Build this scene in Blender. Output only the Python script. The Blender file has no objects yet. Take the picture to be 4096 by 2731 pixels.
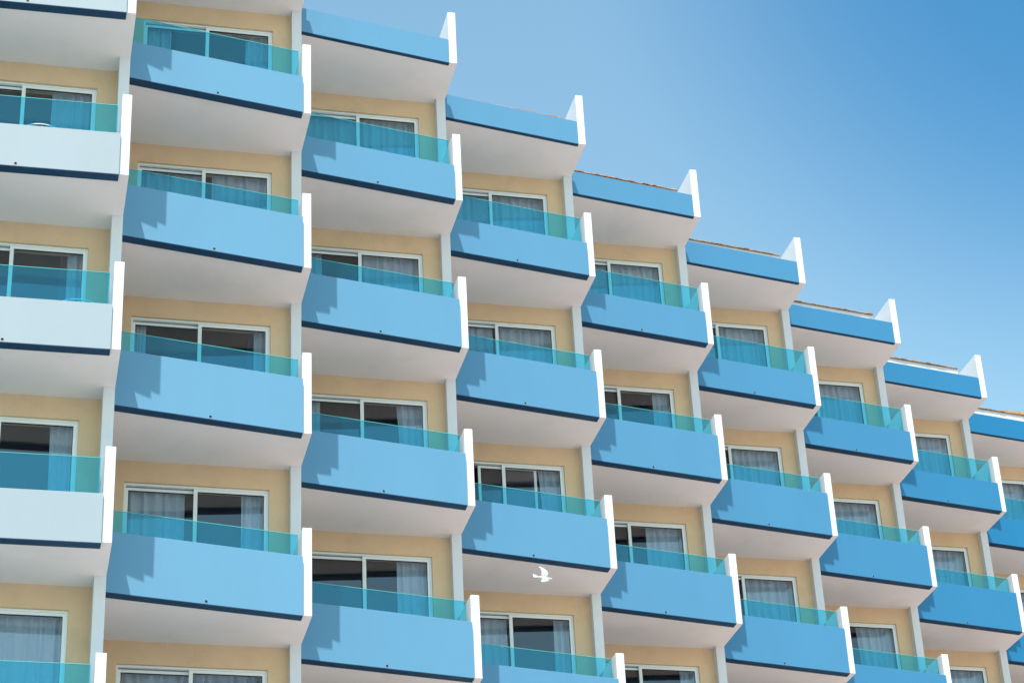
import bpy, bmesh, math, random
from mathutils import Matrix, Vector

random.seed(7)
scene = bpy.context.scene
COL = scene.collection
sin, cos, pi = math.sin, math.cos, math.pi

# ------------------------------------------------------------------ camera
CAM = Vector((-17.1916, -21.6236, -24.5309))
AZ, PI_, RO = 0.7300675, 0.5016459, -0.0362226
fwd = Vector((cos(PI_) * cos(AZ), cos(PI_) * sin(AZ), sin(PI_)))
r0_ = Vector((sin(AZ), -cos(AZ), 0))
u0_ = r0_.cross(fwd)
right = cos(RO) * r0_ + sin(RO) * u0_
up = -sin(RO) * r0_ + cos(RO) * u0_
cd = bpy.data.cameras.new('camera')
cam = bpy.data.objects.new('camera', cd)
COL.objects.link(cam)
m3 = Matrix((right, up, -fwd)).transposed()
cam.matrix_world = Matrix.Translation(CAM) @ m3.to_4x4()
cd.sensor_width = 36.0
cd.lens = 77.637
cd.shift_x = 0.06126
cd.shift_y = 0.03365
cd.clip_end = 4000
cd.clip_start = 0.1
scene.camera = cam

# ------------------------------------------------------------------ light
SUN_AZ, SUN_EL = math.radians(212.4), math.radians(55.6)
sd = Vector((cos(SUN_AZ) * cos(SUN_EL), sin(SUN_AZ) * cos(SUN_EL), sin(SUN_EL)))
sl = bpy.data.lights.new('sun', 'SUN')
sl.energy = 4.0
sl.angle = math.radians(0.53)
sl.color = (1.0, 0.955, 0.89)
so = bpy.data.objects.new('sun', sl)
COL.objects.link(so)
so.rotation_euler = sd.to_track_quat('Z', 'Y').to_euler()
so.location = (-20, -20, 30)

w = bpy.data.worlds.new("World")
scene.world = w
w.use_nodes = True
nt = w.node_tree
bg = nt.nodes['Background']
sky = nt.nodes.new('ShaderNodeTexSky')
sky.sky_type = 'NISHITA'
sky.sun_disc = False
sky.sun_elevation = SUN_EL
sky.sun_rotation = math.radians(90) - SUN_AZ
sky.altitude = 0
sky.air_density = 1.8
sky.dust_density = 0.2
sky.ozone_density = 4.0
# clean sea air: a touch deeper cyan, and the deep-blue part of the dome lies high to the right
tcw = nt.nodes.new('ShaderNodeTexCoord')
vm = nt.nodes.new('ShaderNodeVectorMath')
vm.operation = 'DOT_PRODUCT'
deep = (fwd + right * ((4600 - 1797) / 8833.35) + up * (2200 / 8833.35)).normalized()
vm.inputs[1].default_value = deep
nrm = nt.nodes.new('ShaderNodeVectorMath')
nrm.operation = 'NORMALIZE'
nt.links.new(tcw.outputs['Generated'], nrm.inputs[0])
nt.links.new(nrm.outputs[0], vm.inputs[0])
mrw = nt.nodes.new('ShaderNodeMapRange')
mrw.interpolation_type = 'SMOOTHSTEP'
mrw.inputs[1].default_value = 0.966
mrw.inputs[2].default_value = 1.0
nt.links.new(vm.outputs['Value'], mrw.inputs[0])
tint = nt.nodes.new('ShaderNodeMix')
tint.data_type = 'RGBA'
tint.inputs[6].default_value = (1.05, 1.17, 1.05, 1)
tint.inputs[7].default_value = (0.27, 0.69, 0.86, 1)
nt.links.new(mrw.outputs[0], tint.inputs[0])
mulw = nt.nodes.new('ShaderNodeMix')
mulw.data_type = 'RGBA'
mulw.blend_type = 'MULTIPLY'
mulw.inputs[0].default_value = 1
nt.links.new(sky.outputs[0], mulw.inputs[6])
nt.links.new(tint.outputs[2], mulw.inputs[7])
nt.links.new(mulw.outputs[2], bg.inputs[0])
bg.inputs[1].default_value = 0.15

scene.view_settings.view_transform = 'Standard'
scene.view_settings.look = 'None'
scene.view_settings.exposure = 0.40
scene.view_settings.gamma = 1.0

# ------------------------------------------------------------------ materials
def mat(name, col, rough=0.6, spec=0.5, ior=1.5, bump=0.0, bscale=60, var=0.0, vscale=1.5, metal=0.0, streak=0.0):
    m = bpy.data.materials.new(name)
    m.use_nodes = True
    t = m.node_tree
    b = t.nodes['Principled BSDF']
    b.inputs['Base Color'].default_value = (*col, 1)
    b.inputs['Roughness'].default_value = rough
    b.inputs['Specular IOR Level'].default_value = spec
    b.inputs['IOR'].default_value = ior
    b.inputs['Metallic'].default_value = metal
    tc = t.nodes.new('ShaderNodeNewGeometry')
    if var > 0:
        n = t.nodes.new('ShaderNodeTexNoise')
        n.inputs['Scale'].default_value = vscale
        n.inputs['Detail'].default_value = 6
        n.inputs['Roughness'].default_value = 0.6
        mp = t.nodes.new('ShaderNodeMapping')
        mp.inputs['Scale'].default_value = (1, 1, 1 if streak == 0 else streak)
        t.links.new(tc.outputs['Position'], mp.inputs[0])
        t.links.new(mp.outputs[0], n.inputs['Vector'])
        r = t.nodes.new('ShaderNodeMapRange')
        r.inputs[1].default_value = 0.3
        r.inputs[2].default_value = 0.7
        r.inputs[3].default_value = 1 - var
        r.inputs[4].default_value = 1 + var * 0.6
        t.links.new(n.outputs['Fac'], r.inputs[0])
        mx = t.nodes.new('ShaderNodeMix')
        mx.data_type = 'RGBA'
        mx.blend_type = 'MULTIPLY'
        mx.inputs[0].default_value = 1
        mx.inputs[6].default_value = (*col, 1)
        t.links.new(r.outputs[0], mx.inputs[7])
        t.links.new(mx.outputs[2], b.inputs['Base Color'])
    if bump > 0:
        n = t.nodes.new('ShaderNodeTexNoise')
        n.inputs['Scale'].default_value = bscale
        n.inputs['Detail'].default_value = 4
        t.links.new(tc.outputs['Position'], n.inputs['Vector'])
        bp = t.nodes.new('ShaderNodeBump')
        bp.inputs['Strength'].default_value = bump
        bp.inputs['Distance'].default_value = 0.01
        t.links.new(n.outputs['Fac'], bp.inputs['Height'])
        t.links.new(bp.outputs[0], b.inputs['Normal'])
    return m

M_WHITE = mat('white_plaster', (0.66, 0.685, 0.705), 0.75, 0.3, bump=0.25, bscale=25, var=0.03, vscale=2.0)
M_SOFFIT = mat('soffit_plaster', (0.80, 0.785, 0.775), 0.85, 0.2, bump=0.15, bscale=20, var=0.035, vscale=1.1)
def _paint(c):
    # first column paler paint; others pale leftwards, sheen and haze put into the colour
    if c == 0:
        col = (0.315, 0.37, 0.40)
    else:
        t = min((c - 1) / 6.0, 1.15)
        a, b = (0.125, 0.297, 0.440), (0.030, 0.190, 0.365)
        col = tuple(max(a[i] + (b[i] - a[i]) * t, 0.01) for i in range(3))
    return mat('blue_paint', col, 0.48, 0.18, ior=1.6, bump=0.12, bscale=30, var=0.03, vscale=1.4, streak=0.35)
M_PAINT = [_paint(c) for c in range(10)]
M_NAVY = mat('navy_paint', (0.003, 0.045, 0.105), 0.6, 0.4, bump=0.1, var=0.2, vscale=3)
M_BEIGE = mat('beige_render', (0.70, 0.51, 0.325), 0.9, 0.2, bump=0.5, bscale=45, var=0.06, vscale=2.2)
M_FRAME = mat('white_aluminium', (0.82, 0.86, 0.87), 0.35, 0.5)
M_GASKET = mat('dark_gasket', (0.02, 0.02, 0.022), 0.6)
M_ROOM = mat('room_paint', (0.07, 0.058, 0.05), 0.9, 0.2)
M_FLOOR = mat('terrace_tiles', (0.42, 0.38, 0.33), 0.7, 0.3, var=0.08, vscale=4)
M_PIPE = mat('pipe_plastic', (0.5, 0.5, 0.48), 0.5)
M_HOLE = mat('pipe_inside', (0.004, 0.004, 0.004), 0.9)
M_TILE = mat('clay_tile', (0.42, 0.20, 0.10), 0.85, 0.2, bump=0.6, bscale=30, var=0.5, vscale=5)
M_MORTAR = mat('weathered_mortar', (0.42, 0.34, 0.29), 0.95, 0.1, bump=0.6, bscale=40, var=0.4, vscale=14)
M_ORANGE = mat('bright_clay_tile', (0.50, 0.27, 0.11), 0.85, 0.2, bump=0.5, bscale=25, var=0.3, vscale=9)
M_METAL = mat('white_metal', (0.8, 0.82, 0.82), 0.3, 0.5)

def glass_mat(name, tint, refl, diffc=None, diff=0.0, gl=(1, 1, 1), ior=1.5):
    m = bpy.data.materials.new(name)
    m.use_nodes = True
    t = m.node_tree
    t.nodes.clear()
    out = t.nodes.new('ShaderNodeOutputMaterial')
    tr = t.nodes.new('ShaderNodeBsdfTransparent')
    tr.inputs[0].default_value = (*tint, 1)
    g = t.nodes.new('ShaderNodeBsdfGlossy')
    g.inputs['Color'].default_value = (*gl, 1)
    g.inputs['Roughness'].default_value = 0.015
    fr = t.nodes.new('ShaderNodeLayerWeight')   # Schlick reflectance, same from both sides
    fr.inputs[0].default_value = 0.5
    pw = t.nodes.new('ShaderNodeMath')
    pw.operation = 'POWER'
    pw.inputs[1].default_value = 5.0
    t.links.new(fr.outputs['Facing'], pw.inputs[0])
    mu = t.nodes.new('ShaderNodeMapRange')
    mu.inputs[3].default_value = 0.04 * refl
    mu.inputs[4].default_value = 1.0
    t.links.new(pw.outputs[0], mu.inputs[0])
    base = tr
    if diff > 0:
        d = t.nodes.new('ShaderNodeBsdfTranslucent')
        d.inputs[0].default_value = (*diffc, 1)
        d2 = t.nodes.new('ShaderNodeBsdfDiffuse')
        d2.inputs[0].default_value = (*diffc, 1)
        m1 = t.nodes.new('ShaderNodeMixShader')
        m1.inputs[0].default_value = 0.5
        t.links.new(d.outputs[0], m1.inputs[1])
        t.links.new(d2.outputs[0], m1.inputs[2])
        m0 = t.nodes.new('ShaderNodeMixShader')
        m0.inputs[0].default_value = diff
        t.links.new(tr.outputs[0], m0.inputs[1])
        t.links.new(m1.outputs[0], m0.inputs[2])
        base = m0
    mx = t.nodes.new('ShaderNodeMixShader')
    t.links.new(mu.outputs[0], mx.inputs[0])
    t.links.new(base.outputs[0], mx.inputs[1])
    t.links.new(g.outputs[0], mx.inputs[2])
    t.links.new(mx.outputs[0], out.inputs[0])
    return m

M_PANE = glass_mat('window_glass', (0.93, 0.955, 0.975), 1.4)
M_RAIL = glass_mat('tinted_railing_glass', (0.44, 0.88, 0.96), 1.0, (0.0, 0.64, 1.0), 0.045)
M_REDGE = mat('railing_glass_edge', (0.10, 0.50, 0.45), 0.25, 0.8)
M_TABLEGLASS = glass_mat('table_glass', (0.7, 0.9, 0.9), 1.0)

def cloth_mat(name, col, trans=0.35):
    m = bpy.data.materials.new(name)
    m.use_nodes = True
    t = m.node_tree
    t.nodes.clear()
    out = t.nodes.new('ShaderNodeOutputMaterial')
    d = t.nodes.new('ShaderNodeBsdfDiffuse')
    d.inputs[0].default_value = (*col, 1)
    tl = t.nodes.new('ShaderNodeBsdfTranslucent')
    tl.inputs[0].default_value = (*col, 1)
    mx = t.nodes.new('ShaderNodeMixShader')
    mx.inputs[0].default_value = trans
    t.links.new(d.outputs[0], mx.inputs[1])
    t.links.new(tl.outputs[0], mx.inputs[2])
    tr = t.nodes.new('ShaderNodeBsdfTransparent')
    # sheer weave: more see-through where the cloth is flat-on and single, less in the folds
    lw = t.nodes.new('ShaderNodeLayerWeight')
    lw.inputs[0].default_value = 0.35
    mr = t.nodes.new('ShaderNodeMapRange')
    mr.inputs[3].default_value = 0.20
    mr.inputs[4].default_value = 0.02
    t.links.new(lw.outputs['Facing'], mr.inputs[0])
    m2 = t.nodes.new('ShaderNodeMixShader')
    t.links.new(mr.outputs[0], m2.inputs[0])
    t.links.new(mx.outputs[0], m2.inputs[1])
    t.links.new(tr.outputs[0], m2.inputs[2])
    t.links.new(m2.outputs[0], out.inputs[0])
    return m

M_CURTAIN = cloth_mat('sheer_curtain', (0.72, 0.86, 0.99))
M_DRAPE = mat('dark_drape', (0.03, 0.06, 0.11), 0.95, 0.1)
M_DRAPE2 = mat('dark_red_drape', (0.10, 0.02, 0.02), 0.95, 0.1)

# ------------------------------------------------------------------ mesh helpers
class MB:
    def __init__(s):
        s.v, s.f, s.m = [], [], []

    def prism(s, poly, z0, z1, mi=0):
        n = len(poly)
        a = sum(poly[i][0] * poly[(i + 1) % n][1] - poly[(i + 1) % n][0] * poly[i][1] for i in range(n))
        if a < 0:
            poly = poly[::-1]
        k = len(s.v)
        s.v += [(x, y, z0) for x, y in poly] + [(x, y, z1) for x, y in poly]
        s.f.append([k + i for i in range(n)][::-1])
        s.f.append([k + n + i for i in range(n)])
        for i in range(n):
            j = (i + 1) % n
            s.f.append([k + i, k + j, k + n + j, k + n + i])
        s.m += [mi] * (n + 2)

    def box(s, x0, x1, y0, y1, z0, z1, mi=0):
        s.prism([(x0, y0), (x1, y0), (x1, y1), (x0, y1)], z0, z1, mi)

    def mesh(s, name, mats, bevel=0.0, smooth=False):
        me = bpy.data.meshes.new(name)
        me.from_pydata(s.v, [], s.f)
        for m in mats:
            me.materials.append(m)
        for p, mi in zip(me.polygons, s.m):
            p.material_index = mi
            p.use_smooth = smooth
        if bevel:
            bm = bmesh.new()
            bm.from_mesh(me)
            bmesh.ops.bevel(bm, geom=bm.edges[:], offset=bevel, segments=2, affect='EDGES', profile=0.5)
            bm.to_mesh(me)
            bm.free()
        me.update()
        return me

def link(name, data, parent=None, loc=(0, 0, 0), rz=0.0):
    o = bpy.data.objects.new(name, data)
    COL.objects.link(o)
    if parent is not None:
        o.parent = parent
    o.location = loc
    o.rotation_euler = (0, 0, rz)
    return o

# ------------------------------------------------------------------ facade measures (metres; storey = 3 m)
AL, BE, BE0 = 0.6216203, 0.4487517, 0.6292467
W, H = 3.7400325, 3.0
DW = [0, .0259, .0181, -.0213, -.0569, -.0417, .0048, .0441, .0033, .0]
DH = [.0019, 0, -.0034, .0243, .0217, -.0284]
TF, LS, TP = 0.1454, 1.1353, 0.1672
HF = {'roof': 1.1617, 'top': 1.4174, 'std': 1.4174}
HP = {'roof': .5465, 'top': .7331, 'std': .9621}
QZ = {'roof': -.0137, 'top': -.0425, 'std': -.0425}
TH = {'roof': .0813, 'top': .180, 'std': .180}
LW, LW0 = 1.2986, 1.5443
A1, A2, A3, ZR = .4816, 2.7416, 1.6226, -.3629
SL = 0.14          # slab thickness
RW = 0.3           # room wall thickness

def origin(c, r):
    return Vector((c * W + DW[c], 0, -r * H + DH[r]))

def loc2(x, y):      # world plan offset -> bay frame (u right along wall, v into building)
    return (x * cos(AL) - y * sin(AL), x * sin(AL) + y * cos(AL))

def pline(c, kind):
    """parapet front line in the bay frame: (point, slope dv/du)"""
    q = (-.1729, .0323)
    if kind == 'roof':
        q = (-.1034, .0777)
    if c == 0:
        q = (-.1676, .0588)
    be = BE0 if c == 0 else BE
    p = loc2(*q)
    d = loc2(-cos(be), sin(be))
    return p, d[1] / d[0], be

def vat(pl, u, off=0.0):
    p, k, be = pl
    return p[1] + (u - p[0]) * k + off * math.sqrt(1 + k * k)

_cache = {}
def cached(key, fn):
    if key not in _cache:
        _cache[key] = fn()
    return _cache[key]

def ulen(c):
    if c == 0:
        return 3.35
    s = W + DW[c] - DW[c - 1]
    return s * cos(AL)

def wallv(c):
    return LW0 if c == 0 else LW

def ppar(c, kind):
    hp = .7523 if c == 0 and kind != 'roof' else HP[kind]
    return hp

def _weather(m, amt, scale, thr, dark):
    # irregular faint staining with a shape of its own
    t = m.node_tree
    b = t.nodes['Principled BSDF']
    src = b.inputs['Base Color'].links[0].from_socket
    g = t.nodes['Geometry']
    n = t.nodes.new('ShaderNodeTexNoise')
    n.inputs['Scale'].default_value = scale
    n.inputs['Detail'].default_value = 8
    n.inputs['Roughness'].default_value = .65
    t.links.new(g.outputs['Position'], n.inputs['Vector'])
    r = t.nodes.new('ShaderNodeMapRange')
    r.inputs[1].default_value = thr
    r.inputs[2].default_value = thr + .14
    r.inputs[4].default_value = amt
    t.links.new(n.outputs['Fac'], r.inputs[0])
    mx = t.nodes.new('ShaderNodeMix')
    mx.data_type = 'RGBA'
    mx.inputs[7].default_value = (*dark, 1)
    t.links.new(r.outputs[0], mx.inputs[0])
    t.links.new(src, mx.inputs[6])
    t.links.new(mx.outputs[2], b.inputs['Base Color'])
_weather(M_SOFFIT, .16, .9, .54, (.52, .52, .49))
_weather(M_BEIGE, .22, 1.6, .55, (.46, .32, .19))
_weather(M_WHITE, .12, 1.7, .56, (.45, .45, .42))

def slab_mesh(c, kind):
    def f():
        pl = pline(c, kind); th = TH[kind]; ul = ulen(c); lw = wallv(c)
        mb = MB()
        uR = -TF
        poly = [(uR, vat(pl, uR, th)), (uR, LS), (0, LS), (0, lw + 2.9), (-TP, lw + 2.9), (-TP, lw + RW), (-ul, lw + RW), (-ul, vat(pl, -ul, th))]
        mb.prism(poly, 0, SL - .012, 0)
        tile = [(uR, vat(pl, uR, th)), (uR, lw - .004), (-ul, lw - .004), (-ul, vat(pl, -ul, th))]
        mb.prism(tile, SL - .012, SL, 1)
        return mb.mesh('balcony_slab', [M_SOFFIT, M_FLOOR])
    return cached(('slab', c, kind), f)

def parapet_mesh(c, kind):
    def f():
        pl = pline(c, kind); th = TH[kind]; ul = ulen(c)
        mb = MB()
        uR = -.1485
        z0 = QZ[kind]; z1 = z0 + ppar(c, kind)
        # rounded plaster arrises: fine chamfers on the long edges
        ch = .008
        prof = [(0, z0 + .012), (0, z1 - ch), (ch, z1), (th - ch, z1), (th, z1 - ch), (th, z0 + .012)]
        n = len(prof)
        us = [uR + (-ul - uR) * i / 24 for i in range(25)]
        for u in us:
            for o, z in prof:
                mb.v.append((u, vat(pl, u, o), z))
        for i in range(24):
            for j in range(n):
                a = i * n + j; b = i * n + (j + 1) % n
                mb.f.append([a, b, b + n, a + n]); mb.m.append(0)
        mb.f.append(list(range(n))[::-1]); mb.m.append(0)
        mb.f.append([24 * n + j for j in range(n)]); mb.m.append(0)
        me = mb.mesh('parapet', [M_PAINT[c]])
        bm = bmesh.new(); bm.from_mesh(me)
        bmesh.ops.recalc_face_normals(bm, faces=bm.faces[:])
        bm.to_mesh(me); bm.free()
        return me
    return cached(('par', c, kind), f)

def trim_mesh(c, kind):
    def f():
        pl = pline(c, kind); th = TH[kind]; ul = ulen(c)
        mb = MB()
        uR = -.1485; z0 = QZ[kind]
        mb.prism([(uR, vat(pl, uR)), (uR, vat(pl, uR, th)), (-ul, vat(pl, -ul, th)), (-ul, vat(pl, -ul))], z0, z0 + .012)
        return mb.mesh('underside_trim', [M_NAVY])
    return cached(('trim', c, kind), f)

def rail_mesh(c, kind):
    def f():
        pl = pline(c, kind); ul = ulen(c)
        mb = MB()
        ur = -.196; uls = -ul + .03
        o0, o1 = .196, .208
        za = SL + .02; zb = 1.3505
        def quad(o, flip, z0=za, z1=zb, mi=0):
            k = len(mb.v)
            mb.v.extend([(ur, vat(pl, ur, o), z0), (uls, vat(pl, uls, o), z0), (uls, vat(pl, uls, o), z1), (ur, vat(pl, ur, o), z1)])
            q = [k, k + 1, k + 2, k + 3]
            mb.f.append(q[::-1] if flip else q); mb.m.append(mi)
        mb.prism([(ur, vat(pl, ur, o0)), (ur, vat(pl, ur, o1)), (uls, vat(pl, uls, o1)), (uls, vat(pl, uls, o0))], za, zb - .007, 0)
        # ground, slightly brighter top edge of the pane
        mb.prism([(ur, vat(pl, ur, o0)), (ur, vat(pl, ur, o1)), (uls, vat(pl, uls, o1)), (uls, vat(pl, uls, o0))], zb - .0068, zb, 1)
        return mb.mesh('glass_railing', [M_RAIL, M_REDGE])
    return cached(('rail', c, kind), f)

def fin_mesh(c, kind):
    def f():
        mb = MB()
        hf = 1.4595 if c == 0 and kind != 'roof' else HF[kind]
        mb.box(-TF, 0, 0, LS, 0, hf)
        mb.m[0] = 1      # underside continues the soffit
        me = mb.mesh('wing_wall', [M_WHITE, M_SOFFIT])
        bm = bmesh.new(); bm.from_mesh(me)
        ed = [e for e in bm.edges if max(v.co.z for v in e.verts) > .5 and min(v.co.y for v in e.verts) < .5]
        bmesh.ops.bevel(bm, geom=ed, offset=.008, segments=2, affect='EDGES', profile=.5)
        bm.to_mesh(me); bm.free()
        return me
    return cached(('fin', c == 0, kind), f)

def drain_mesh(c, kind):
    def f():
        pl = pline(c, kind); p, k, be = pl
        D = loc2(-cos(be), sin(be)); N = loc2(-sin(be), -cos(be))
        s = 1.4858 if c == 0 else 1.4506
        q = loc2(-.1729, .0323) if c else loc2(-.1676, .0588)
        bx, by = q[0] + D[0] * s, q[1] + D[1] * s
        z = QZ[kind] + .036 + .0425 * 0 + .004
        z = -.022
        mb = MB(); n = 20
        rings = [(.023, -.002), (.023, .005), (.021, .005), (.021, .0005)]
        for R_, o in rings:
            for i in range(n):
                a = 2 * pi * i / n
                mb.v.append((bx + D[0] * R_ * cos(a) + N[0] * o, by + D[1] * R_ * cos(a) + N[1] * o, z + .03 + R_ * sin(a)))
        for j in range(3):
            for i in range(n):
                i2 = (i + 1) % n
                mb.f.append([j * n + i, j * n + i2, (j + 1) * n + i2, (j + 1) * n + i]); mb.m.append(0 if j < 2 else 1)
        mb.f.append([3 * n + i for i in range(n)]); mb.m.append(1)
        me = mb.mesh('drain_spout', [M_PIPE, M_HOLE])
        bm = bmesh.new(); bm.from_mesh(me); bmesh.ops.recalc_face_normals(bm, faces=bm.faces[:]); bm.to_mesh(me); bm.free()
        return me
    return cached(('drain', c == 0, kind), f)

ZB = SL - H        # floor level of the storey beneath this soffit

def backwall_mesh(c):
    def f():
        ul = ulen(c); lw = wallv(c)
        mb = MB()
        mb.box(-A1, -TP, lw, lw + RW, ZB, ZR)
        mb.box(-ul, -A2, lw, lw + RW, ZB, ZR)
        mb.box(-ul, -TP, lw, lw + RW, ZR, 0)
        return mb.mesh('back_wall', [M_BEIGE])
    return cached(('bw', c), f)

def partition_mesh(c):
    def f():
        lw = wallv(c)
        mb = MB()
        mb.box(-TP, 0, LS, lw + 2.6, ZB, 0)
        return mb.mesh('partition_wall', [M_WHITE])
    return cached(('pt', c == 0), f)

def room_mesh(c):
    def f():
        ul = ulen(c); lw = wallv(c)
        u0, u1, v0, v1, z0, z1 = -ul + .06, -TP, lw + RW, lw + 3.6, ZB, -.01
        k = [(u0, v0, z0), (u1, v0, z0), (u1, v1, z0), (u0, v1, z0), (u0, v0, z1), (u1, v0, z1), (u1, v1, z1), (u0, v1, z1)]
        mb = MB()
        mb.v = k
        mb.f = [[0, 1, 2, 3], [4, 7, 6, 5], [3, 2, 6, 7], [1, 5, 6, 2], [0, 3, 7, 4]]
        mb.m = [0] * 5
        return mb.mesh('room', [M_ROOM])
    return cached(('rm', c), f)

def door_meshes(c, variant=0):
    """outer frame, two sashes, two panes; variant 1: left leaf slid half open"""
    def f():
        lw = wallv(c)
        v = lw + .045
        z0, z1 = ZB + .001, ZR - .001
        L, R_, Mm = -A2 + .001, -A1 - .001, -A3
        fr = MB(); t = .031; d = .11
        fr.box(L, L + t, v, v + d, z0, z1)
        fr.box(R_ - t, R_, v, v + d, z0, z1)
        fr.box(L + t, R_ - t, v, v + d, z1 - t, z1)
        fr.box(L + t, R_ - t, v, v + d, z0, z0 + t)
        # gasket grooves in the head
        fr.box(L + t, R_ - t, v + .052, v + .060, z1 - t - .01, z1 - t - .0005, 1)
        out = [fr.mesh('sliding_door', [M_FRAME, M_GASKET], bevel=.0015)]
        def sash(u0, u1, vv, zt, sw_l, sw_r):
            s = MB(); a = .044; dd = .036
            s.box(u0, u0 + sw_l, vv, vv + dd, z0 + t, zt)
            s.box(u1 - sw_r, u1, vv, vv + dd, z0 + t, zt)
            s.box(u0 + sw_l, u1 - sw_r, vv, vv + dd, zt - a, zt)
            s.box(u0 + sw_l, u1 - sw_r, vv, vv + dd, z0 + t, z0 + t + a + .03)
            g = .007   # black rubber round the glass
            s.box(u0 + sw_l, u0 + sw_l + g, vv + .008, vv + dd - .008, z0 + t + a + .03, zt - a, 1)
            s.box(u1 - sw_r - g, u1 - sw_r, vv + .008, vv + dd - .008, z0 + t + a + .03, zt - a, 1)
            s.box(u0 + sw_l + g, u1 - sw_r - g, vv + .008, vv + dd - .008, zt - a - g * 1.5, zt - a, 1)
            p = MB()
            p.box(u0 + sw_l + g, u1 - sw_r - g, vv + .015, vv + .021, z0 + t + a + .03, zt - a - g * 1.5)
            return s.mesh('door_leaf', [M_FRAME, M_GASKET]), p.mesh('glass_pane', [M_PANE])
        sl_ = 0.0 if variant == 0 else 0.66
        out.append(sash(Mm - .035, R_ - t, v + .012, z1 - t - .002, .060, .042))
        out.append(sash(L + t + sl_, Mm + .03 + sl_ * .12, v + .066, z1 - t - .016, .042, .042) if variant == 0 else
                   sash(L + t + sl_ - .05, Mm + .03 + .60, v + .066, z1 - t - .016, .05, .05))
        return out
    return cached(('door', c == 0, variant), f)

def fascia_mesh(c):
    def f():
        ul = ulen(c)
        # eave line in bay frame
        k = math.tan(AL - math.radians(26.42))
        def ev(u, o): return 1.218 + (u - .035) * k + o
        mb = MB()
        mb.prism([(-.002, ev(0, .06)), (-.002, 5.2), (-ul + .002, 5.2), (-ul + .002, ev(-ul, .06))], SL + .001, 1.452, 0)
        return mb.mesh('fascia_wall', [M_WHITE])
    return cached(('fa', c), f)

def eave_mesh(c):
    """ragged front edge of the clay tile roof: mortar bed, tile lips, low tiled slope behind"""
    def f():
        rnd = random.Random(100 + c)
        ul = ulen(c)
        k = math.tan(AL - math.radians(26.42))
        def ev(u, o): return 1.218 + (u - .035) * k + o
        mb = MB()
        # thin bed board
        mb.prism([(-.01, ev(-.01, .03)), (-.01, ev(-.01, .6)), (-ul + .01, ev(-ul + .01, .6)), (-ul + .01, ev(-ul + .01, .03))], 1.4525, 1.460, 0)
        # slope
        a, b = -.01, -ul + .01
        k0 = len(mb.v)
        mb.v += [(a, ev(a, .10), 1.461), (b, ev(b, .10), 1.461), (b, ev(b, 4.0), 1.95), (a, ev(a, 4.0), 1.95)]
        mb.f.append([k0, k0 + 3, k0 + 2, k0 + 1]); mb.m.append(0)
        u = -.02
        i = 0
        while u > -ul + .06:
            wd = rnd.uniform(.075, .16)
            u2 = max(u - wd, -ul + .02)
            z0 = 1.4605; h = rnd.uniform(.018, .036); o = rnd.uniform(0, .018)
            mi = rnd.choice([0, 0, 0, 1, 1])
            n = 6
            # shallow barrel lip, 0.3 m deep
            pr = []
            for j in range(n + 1):
                t_ = j / n
                uu = u + (u2 - u) * t_
                zz = z0 + h * (.55 + .45 * sin(pi * t_))
                pr.append((uu, zz))
            k0 = len(mb.v)
            for (uu, zz) in pr:
                mb.v += [(uu, ev(uu, o), z0), (uu, ev(uu, o), zz), (uu, ev(uu, o + .3), zz + .03)]
            for j in range(n):
                q = k0 + 3 * j
                mb.f.append([q, q + 1, q + 4, q + 3]); mb.m.append(mi)
                mb.f.append([q + 1, q + 2, q + 5, q + 4]); mb.m.append(mi)
            q = k0; mb.f.append([q, q + 2, q + 1]); mb.m.append(mi)
            q = k0 + 3 * n; mb.f.append([q, q + 1, q + 2]); mb.m.append(mi)
            u = u2 - rnd.uniform(0, .004)
            i += 1
        return mb.mesh('roof_tiles', [M_MORTAR, M_TILE, M_ORANGE])
    return cached(('ev', c), f)

# ------------------------------------------------------------------ which bays can be seen (with a margin)
def project(p):
    d = p - CAM
    z = d.dot(fwd)
    return (1797.1 + 8833.35 * d.dot(right) / z, 1503.3 - 8833.35 * d.dot(up) / z)

def seen(c, r, m=500):
    o = origin(c, r)
    xs, ys = [], []
    for du in (-3.2, 0):
        for dz in (-2.9, 1.5):
            x, y = project(o + Vector((du * cos(AL), -du * sin(AL), dz)))
            xs.append(x); ys.append(y)
    return max(xs) > -m and min(xs) < 4096 + m and max(ys) > -m and min(ys) < 2731 + m

# ------------------------------------------------------------------ the building
hotel = link('hotel_building', None, loc=(0, 0, -26.3))
hotel['label'] = 'tall hotel with rows of angled sky blue balconies, white wing walls and beige room walls'
hotel['category'] = 'building'
hotel_inv = Vector((0, 0, 26.3))
NC = 10
for c in range(NC):
    for r in range(6):
        if not seen(c, r):
            continue
        kind = 'roof' if r == 0 else 'top' if r == 1 else 'std'
        o = origin(c, r) + hotel_inv
        b = link('balcony', slab_mesh(c, kind), hotel, o, -AL)
        link('parapet', parapet_mesh(c, kind), b)
        link('underside_trim', trim_mesh(c, kind), b)
        link('wing_wall', fin_mesh(c, kind), b)
        if r > 0:
            link('glass_railing', rail_mesh(c, kind), b)
            link('drain_spout', drain_mesh(c, kind), b)
        link('back_wall', backwall_mesh(c), hotel, o, -AL)
        link('partition_wall', partition_mesh(c), hotel, o, -AL)
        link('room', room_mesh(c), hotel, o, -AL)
        dm = door_meshes(c, 1 if (c, r) == (3, 2) else 0)
        d = link('sliding_door', dm[0], hotel, o, -AL)
        for leaf, pane in dm[1:]:
            link('door_leaf', leaf, d)
            link('glass_pane', pane, d)
        if r == 0:
            rf = link('roof', fascia_mesh(c), hotel, o, -AL)
            link('roof_tiles', eave_mesh(c), rf)

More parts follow.
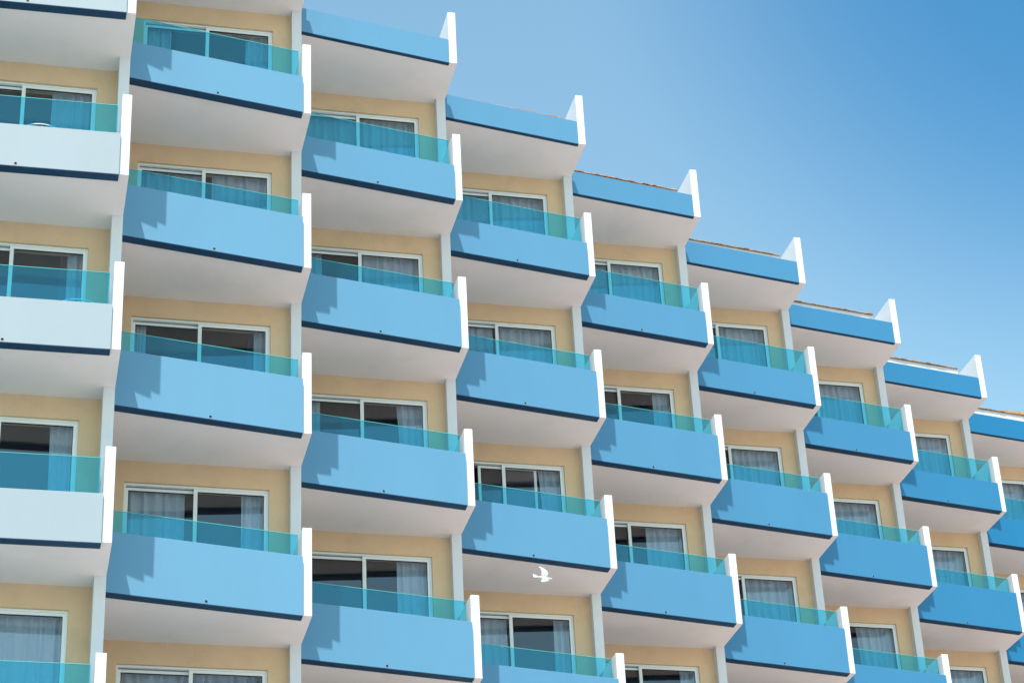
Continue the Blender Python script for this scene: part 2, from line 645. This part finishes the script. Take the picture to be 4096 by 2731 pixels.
# clay hip tiles lifting off the eave of the far bay
def hip_mesh():
    mb = MB()
    rnd = random.Random(5)
    for i in range(5):
        n = 10
        k0 = len(mb.v)
        x0 = i * .24; zz = .02 + i * .05
        for (dx, rr, dz) in ((0, .095, 0), (.32, .125, .06), (.33, .108, .06), (.0, .08, 0)):
            for j in range(n + 1):
                a = pi * j / n
                mb.v.append((x0 + dx, rr * cos(a), zz + dz + rr * sin(a) + rnd.uniform(-.004, .004)))
        for q in range(3):
            for j in range(n):
                a = k0 + q * (n + 1) + j
                mb.f.append([a, a + 1, a + n + 2, a + n + 1]); mb.m.append(0)
    return mb.mesh('hip_tiles', [M_ORANGE], smooth=True)
o = origin(8, 0)
ht = link('hip_tiles', hip_mesh(), rf)   # re-parented below to the bay-8 roof
for ob in bpy.data.objects:
    if ob.name.startswith('roof') and not ob.name.startswith('roof_tiles') and (ob.location - (origin(8, 0) + hotel_inv)).length < .01:
        ht.parent = ob
ht.location = (-1.02, 1.20, 1.45)
ht.rotation_euler = (0, 0, math.radians(25))

# end wall left of the first bay, lower storeys and hidden body so the block is closed
mb = MB()
mb.box(-3.35 - .22, -3.352, -.05, LW0 + 4, -17.5 - H, .55)
link('end_wall', mb.mesh('end_wall', [M_WHITE]), hotel, origin(0, 0) + hotel_inv, -AL)
mb = MB()
for c in range(NC):
    x = c * W
    def P(u, v): return (x + u * cos(AL) + v * sin(AL), -u * sin(AL) + v * cos(AL))
    mb.prism([P(0, LS), P(0, LW + 3), P(-3.04, LW + 3), P(-3.04, LW - 1.2)], .0, 26.3 - 15.0 - 3.05 + (0 if c else 0), 0)
link('lower_storeys', mb.mesh('lower_storeys', [M_WHITE]), hotel)

# ------------------------------------------------------------------ curtains
ORD = ['leftmost', 'second', 'third', 'fourth', 'fifth', 'sixth', 'seventh', 'eighth', 'ninth']
NTH = ['first', 'second', 'third', 'fourth', 'fifth']

def curtain_mesh(u0, u1, v, z0, z1, seed, flare=0.0, dens=1.0, gather=0.0):
    rnd = random.Random(seed)
    width = u1 - u0
    n = max(24, int(width / .011))
    ph = [rnd.uniform(0, 6.28) for _ in range(5)]
    nw = width / .165 * dens
    mb = MB(); rows = 10
    for j in range(rows + 1):
        t = j / rows            # 0 top, 1 bottom
        z = z1 + (z0 - z1) * t
        for i in range(n + 1):
            s = i / n
            uu = u0 + width * s
            if flare:
                uu = u1 - (u1 - uu) * (1 - flare * (t ** .8)) if flare > 0 else u0 + (uu - u0) * (1 + flare * (t ** .8))
            x = s * nw * 2 * pi + .9 * sin(3.1 * s * 2 * pi + ph[0]) + .6 * sin(7.3 * s + ph[1])
            amp = .034 + .014 * sin(5.1 * s * 2 * pi + ph[2])
            vv = v + amp * (sin(x) + .18 * sin(2 * x + ph[3] + t)) * (.75 + .35 * t) + .008 * sin(2.3 * t * pi + ph[4] + 9 * s)
            mb.v.append((uu, vv, z))
    for j in range(rows):
        for i in range(n):
            a = j * (n + 1) + i
            mb.f.append([a, a + 1, a + n + 2, a + n + 1]); mb.m.append(0)
    return mb

# (column, window row): list of (pane, from, to, flare, kind)
CUR = {
 (0, 1): [('R', .40, 1.0, 0, 's'), ],
 (0, 2): [('R', .76, 1.0, 0, 's'), ('R', .66, .755, 0, 'd')],
 (0, 3): [('R', .66, 1.0, .12, 's')],
 (0, 4): [('R', .0, 1.0, 0, 's')],
 (1, 0): [('L', .0, .42, 0, 's'), ('R', .62, 1.0, 0, 's')],
 (1, 1): [('L', .0, 1.0, 0, 's'), ('R', .13, 1.0, 0, 's')],
 (1, 2): [('L', .0, .2, 0, 's'), ('R', .81, 1.0, 0, 's'), ('R', .72, .805, 0, 'd')],
 (1, 3): [('L', .0, .86, 0, 's'), ('R', .66, 1.0, 0, 's')],
 (1, 4): [('L', .0, 1.0, 0, 's'), ('R', 0, 1.0, 0, 's')],
 (2, 0): [('L', .0, 1.0, 0, 's'), ('R', 0, 1.0, 0, 's')],
 (2, 1): [('L', .0, .38, 0, 's'), ('R', 0, 1.0, 0, 's')],
 (2, 2): [('L', .0, .34, 0, 's'), ('R', .56, 1.0, .25, 's')],
 (2, 3): [('R', .52, 1.0, 0, 's')],
 (3, 0): [('L', .0, 1.0, 0, 's'), ('R', 0, 1.0, 0, 's')],
 (3, 1): [('L', .0, .97, 0, 's'), ('R', 0, 1.0, 0, 's')],
 (3, 2): [('R', .62, 1.0, .3, 's')],
 (3, 3): [('L', .0, .97, 0, 's'), ('R', .74, 1.0, 0, 's')],
 (4, 0): [('L', .0, 1.0, 0, 's'), ('R', 0, 1.0, 0, 's')],
 (4, 1): [('L', .0, .72, 0, 's'), ('R', .68, 1.0, 0, 's'), ('R', .59, .675, 0, 'r')],
 (4, 2): [('R', .34, 1.0, 0, 's')],
 (4, 3): [('R', .74, 1.0, 0, 's')],
 (5, 0): [('L', .0, .96, 0, 's'), ('R', 0.0, 1.0, 0, 's')],
 (5, 1): [('R', .03, 1.0, 0, 's')],
 (5, 2): [('L', .0, .93, 0, 's'), ('R', .0, 1.0, 0, 's')],
 (5, 3): [('R', .0, 1.0, 0, 's')],
 (6, 0): [('R', 0, 1.0, 0, 's')],
 (6, 1): [('R', 0, 1.0, 0, 's')],
 (6, 2): [('R', .24, 1.0, .15, 's')],
 (7, 0): [('R', 0, 1.0, 0, 's')],
 (7, 1): [('R', 0, 1.0, -.12, 's')],
 (7, 2): [('R', .12, 1.0, 0, 's')],
 (8, 0): [('R', 0, 1.0, 0, 's')],
 (8, 1): [('R', 0, 1.0, 0, 's')],
}
for (c, r), lst in CUR.items():
    o = origin(c, r)
    lw = wallv(c)
    for i, (pane, f0, f1, fl, kd) in enumerate(lst):
        if pane == 'L':
            a, b = -A2 + .05, -A3 - .01
        else:
            a, b = -A3 + .01, -A1 - .04
        u0, u1 = a + (b - a) * f0, a + (b - a) * f1
        v = lw + (.235 if kd == 's' else .30)
        mb = curtain_mesh(u0, u1, v, ZB + .02, ZR + .1, c * 31 + r * 7 + i, flare=fl, dens=1.0 if kd == 's' else .8)
        M = {'s': M_CURTAIN, 'd': M_DRAPE, 'r': M_DRAPE2}[kd]
        me = mb.mesh('curtain', [M], smooth=True)
        ob = link('curtain' if kd == 's' else 'dark_drape', me, None, o, -AL)
        w0 = f1 - f0
        side = 'left' if pane == 'L' else 'right'
        row = NTH[(r if c else r - 1)]
        colw = 'leftmost' if c == 0 else ORD[c]
        colt = 'leftmost balcony column' if c == 0 else '%s balcony column from left' % colw
        if kd == 'd':
            lab = 'dark blue drape beside the sheer curtain, %s, %s window down' % (colt, row)
        elif kd == 'r':
            lab = 'dark red drape beside the sheer curtain, %s, %s window down' % (colt, row)
        else:
            st = 'sheer curtain across whole' if w0 > .8 else 'narrow sheer curtain in' if w0 < .42 else 'half open sheer curtain in'
            lab = '%s %s pane, %s, %s window down' % (st, side, colt, row)
        ob['label'] = lab
        ob['category'] = 'curtain'
        ob['group'] = 'curtains behind the balcony doors'

# ------------------------------------------------------------------ two round balcony tables whose rims show above the parapets
def ring(mb, R_, r_, z, n=48, k=8, mi=0):
    k0 = len(mb.v)
    for i in range(n):
        a = 2 * pi * i / n
        for j in range(k):
            b = 2 * pi * j / k
            mb.v.append(((R_ + r_ * cos(b)) * cos(a), (R_ + r_ * cos(b)) * sin(a), z + r_ * sin(b)))
    for i in range(n):
        for j in range(k):
            a = k0 + i * k + j; b = k0 + i * k + (j + 1) % k
            c_ = k0 + ((i + 1) % n) * k + (j + 1) % k; d = k0 + ((i + 1) % n) * k + j
            mb.f.append([a, d, c_, b]); mb.m.append(mi)

def tube(mb, p, q, r_, k=10, mi=0):
    p, q = Vector(p), Vector(q)
    d = (q - p).normalized()
    a = d.orthogonal().normalized(); b = d.cross(a)
    k0 = len(mb.v)
    for e in (p, q):
        for j in range(k):
            t = 2 * pi * j / k
            mb.v.append(tuple(e + a * r_ * cos(t) + b * r_ * sin(t)))
    for j in range(k):
        mb.f.append([k0 + j, k0 + (j + 1) % k, k0 + k + (j + 1) % k, k0 + k + j]); mb.m.append(mi)

def make_table(loc, zt, label):
    t = link('patio_table', None, None, loc)
    t['label'] = label
    t['category'] = 'table'
    t['group'] = 'round tables on the pale balconies'
    mb = MB()
    n = 48
    mb.prism([(.345 * cos(2 * pi * i / n), .345 * sin(2 * pi * i / n)) for i in range(n)], zt - .004, zt + .002)
    link('tabletop', mb.mesh('tabletop', [M_TABLEGLASS]), t)
    mb = MB(); ring(mb, .35, .008, zt)
    link('rim', mb.mesh('rim', [M_METAL], smooth=True), t)
    for i in range(4):
        a = pi / 4 + i * pi / 2
        mb = MB()
        tube(mb, (.27 * cos(a), .27 * sin(a), 0.0), (.31 * cos(a + .2), .31 * sin(a + .2), zt - .008), .011)
        link('leg', mb.mesh('leg', [M_METAL], smooth=True), t)
    return t

def table_at(r, x, y, label):
    """put the table so that the near rim comes out just above the parapet"""
    zt = .735
    zw = origin(0, r).z + SL + zt
    d = (right * (x - 1797.1) / 8833.35 + up * (1503.3 - y) / 8833.35 + fwd)
    t = (zw - CAM.z) / d.z
    p = CAM + d * t
    dd = Vector((d.x, d.y, 0)).normalized()
    c_ = p + dd * .36
    make_table((c_.x, c_.y, origin(0, r).z + SL), zt, label)
table_at(2, 166, 495, 'round white rimmed table peeking over the upper pale balcony parapet at far left')
table_at(3, 312, 1195, 'round glass table with bright rim peeking over the second pale parapet at left')

# ------------------------------------------------------------------ winged white shape added in place of a patch of reflected light on a soffit
def patch_bird():
    M_LIGHT_PATCH = mat('light_patch_white', (0.50, 0.51, 0.51), 0.8, 0.2, bump=.2, bscale=80)
    M_BEAK = mat('beak', (0.45, 0.25, 0.08), 0.5)
    M_EYE = mat('eye', (0.01, 0.01, 0.01), 0.3)
    # body axis: +x head, wings +-y, z up
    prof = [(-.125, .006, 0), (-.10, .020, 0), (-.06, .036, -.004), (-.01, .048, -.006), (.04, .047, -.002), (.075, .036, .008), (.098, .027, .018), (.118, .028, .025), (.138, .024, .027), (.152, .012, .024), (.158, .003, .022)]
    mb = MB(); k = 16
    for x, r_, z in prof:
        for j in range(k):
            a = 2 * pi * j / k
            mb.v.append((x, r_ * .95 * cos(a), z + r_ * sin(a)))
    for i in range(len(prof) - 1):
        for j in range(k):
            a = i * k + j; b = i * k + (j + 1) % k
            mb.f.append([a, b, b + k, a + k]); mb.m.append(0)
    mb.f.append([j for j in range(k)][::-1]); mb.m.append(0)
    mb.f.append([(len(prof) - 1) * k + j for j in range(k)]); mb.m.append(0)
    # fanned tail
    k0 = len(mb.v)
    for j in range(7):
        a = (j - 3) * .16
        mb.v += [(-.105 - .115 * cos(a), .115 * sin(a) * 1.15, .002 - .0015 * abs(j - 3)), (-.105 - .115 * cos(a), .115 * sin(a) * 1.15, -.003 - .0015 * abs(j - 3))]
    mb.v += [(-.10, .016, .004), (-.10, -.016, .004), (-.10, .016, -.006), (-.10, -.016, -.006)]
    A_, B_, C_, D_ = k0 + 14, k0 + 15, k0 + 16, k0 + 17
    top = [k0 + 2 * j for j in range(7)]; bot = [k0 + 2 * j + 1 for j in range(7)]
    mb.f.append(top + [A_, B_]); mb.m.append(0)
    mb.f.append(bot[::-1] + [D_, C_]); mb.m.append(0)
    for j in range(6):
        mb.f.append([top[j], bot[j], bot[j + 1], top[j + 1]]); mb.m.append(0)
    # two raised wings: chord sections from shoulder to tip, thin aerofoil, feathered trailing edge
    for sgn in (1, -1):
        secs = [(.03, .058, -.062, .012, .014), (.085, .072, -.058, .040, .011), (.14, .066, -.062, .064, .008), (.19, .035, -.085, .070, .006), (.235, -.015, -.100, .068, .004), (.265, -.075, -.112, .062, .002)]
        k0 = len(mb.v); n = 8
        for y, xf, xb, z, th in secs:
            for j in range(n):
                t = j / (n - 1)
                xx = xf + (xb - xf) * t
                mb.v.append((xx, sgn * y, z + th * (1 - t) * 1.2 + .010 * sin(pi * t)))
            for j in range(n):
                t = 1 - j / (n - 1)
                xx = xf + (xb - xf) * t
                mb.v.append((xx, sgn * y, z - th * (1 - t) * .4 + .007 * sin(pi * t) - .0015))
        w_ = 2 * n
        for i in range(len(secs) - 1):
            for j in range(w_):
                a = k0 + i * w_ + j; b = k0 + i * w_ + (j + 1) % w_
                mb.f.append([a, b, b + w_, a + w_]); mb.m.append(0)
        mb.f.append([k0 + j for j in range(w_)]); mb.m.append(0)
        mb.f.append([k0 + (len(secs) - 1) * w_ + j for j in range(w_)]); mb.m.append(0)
    me = mb.mesh('light_patch_bird', [M_LIGHT_PATCH], smooth=True)
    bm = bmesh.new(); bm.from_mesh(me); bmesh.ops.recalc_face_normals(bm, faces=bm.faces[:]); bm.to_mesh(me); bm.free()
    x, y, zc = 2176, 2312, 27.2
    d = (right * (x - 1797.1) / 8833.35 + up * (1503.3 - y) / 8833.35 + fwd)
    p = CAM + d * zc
    b = link('light_patch_bird', me, None, p)
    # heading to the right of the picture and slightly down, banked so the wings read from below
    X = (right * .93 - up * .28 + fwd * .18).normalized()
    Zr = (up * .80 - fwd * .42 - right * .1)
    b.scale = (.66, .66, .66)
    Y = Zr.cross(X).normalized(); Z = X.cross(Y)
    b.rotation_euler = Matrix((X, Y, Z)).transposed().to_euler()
    b['label'] = 'white winged shape added for a reflected light patch on a soffit, lower centre'
    b['category'] = 'patch_bird'
    m2 = MB()
    m2.v = [(.153, .005, .028), (.153, -.005, .028), (.153, 0, .018), (.178, 0, .019)]
    m2.f = [[0, 1, 3], [1, 2, 3], [2, 0, 3], [0, 2, 1]]; m2.m = [0] * 4
    link('beak', m2.mesh('beak', [M_BEAK]), b)
    for sgn in (1, -1):
        m4 = MB(); n = 8
        for i in range(5):
            for j in range(n):
                m4.v.append((.137 + .004 * sin(pi * i / 4) * cos(2 * pi * j / n), sgn * .021 + .004 * sin(pi * i / 4) * sin(2 * pi * j / n), .033 + .004 * cos(pi * i / 4)))
        for i in range(4):
            for j in range(n):
                a = i * n + j; c_ = i * n + (j + 1) % n
                m4.f.append([a, c_, c_ + n, a + n]); m4.m.append(0)
        link('eye', m4.mesh('eye', [M_EYE], smooth=True), b)
patch_bird()

# ------------------------------------------------------------------ ground
mb = MB()
N = 1500
mb.v = [(-N, -N, 0), (N, -N, 0), (N, N, 0), (-N, N, 0)]
mb.f = [[0, 1, 2, 3]]; mb.m = [0]
M_GROUND = mat('bounce_ground', (0.40, 0.345, 0.29), 0.9, 0.2, var=0.12, vscale=.15)
_t = M_GROUND.node_tree
_b = _t.nodes['Principled BSDF']
_sx = _t.nodes.new('ShaderNodeSeparateXYZ')
_t.links.new(_t.nodes['Geometry'].outputs['Position'], _sx.inputs[0])
_mr = _t.nodes.new('ShaderNodeMapRange')
_mr.inputs[1].default_value = -6
_mr.inputs[2].default_value = 10
_t.links.new(_sx.outputs[0], _mr.inputs[0])
_mc = _t.nodes.new('ShaderNodeMix')
_mc.data_type = 'RGBA'
_mc.inputs[6].default_value = (0.45, 0.47, 0.46, 1)      # unseen ground, grey picked for cool bounce on the left soffits
_mc.inputs[7].default_value = (0.68, 0.45, 0.36, 1)      # unseen ground, reddened to warm the bounce on the right soffits
_t.links.new(_mr.outputs[0], _mc.inputs[0])
_mm = [n for n in _t.nodes if n.bl_idname == 'ShaderNodeMix' and n.blend_type == 'MULTIPLY'][0]
_t.links.new(_mc.outputs[2], _mm.inputs[6])
g = link('ground', mb.mesh('ground', [M_GROUND]), None, (0, 0, -26.3))
g['kind'] = 'structure'
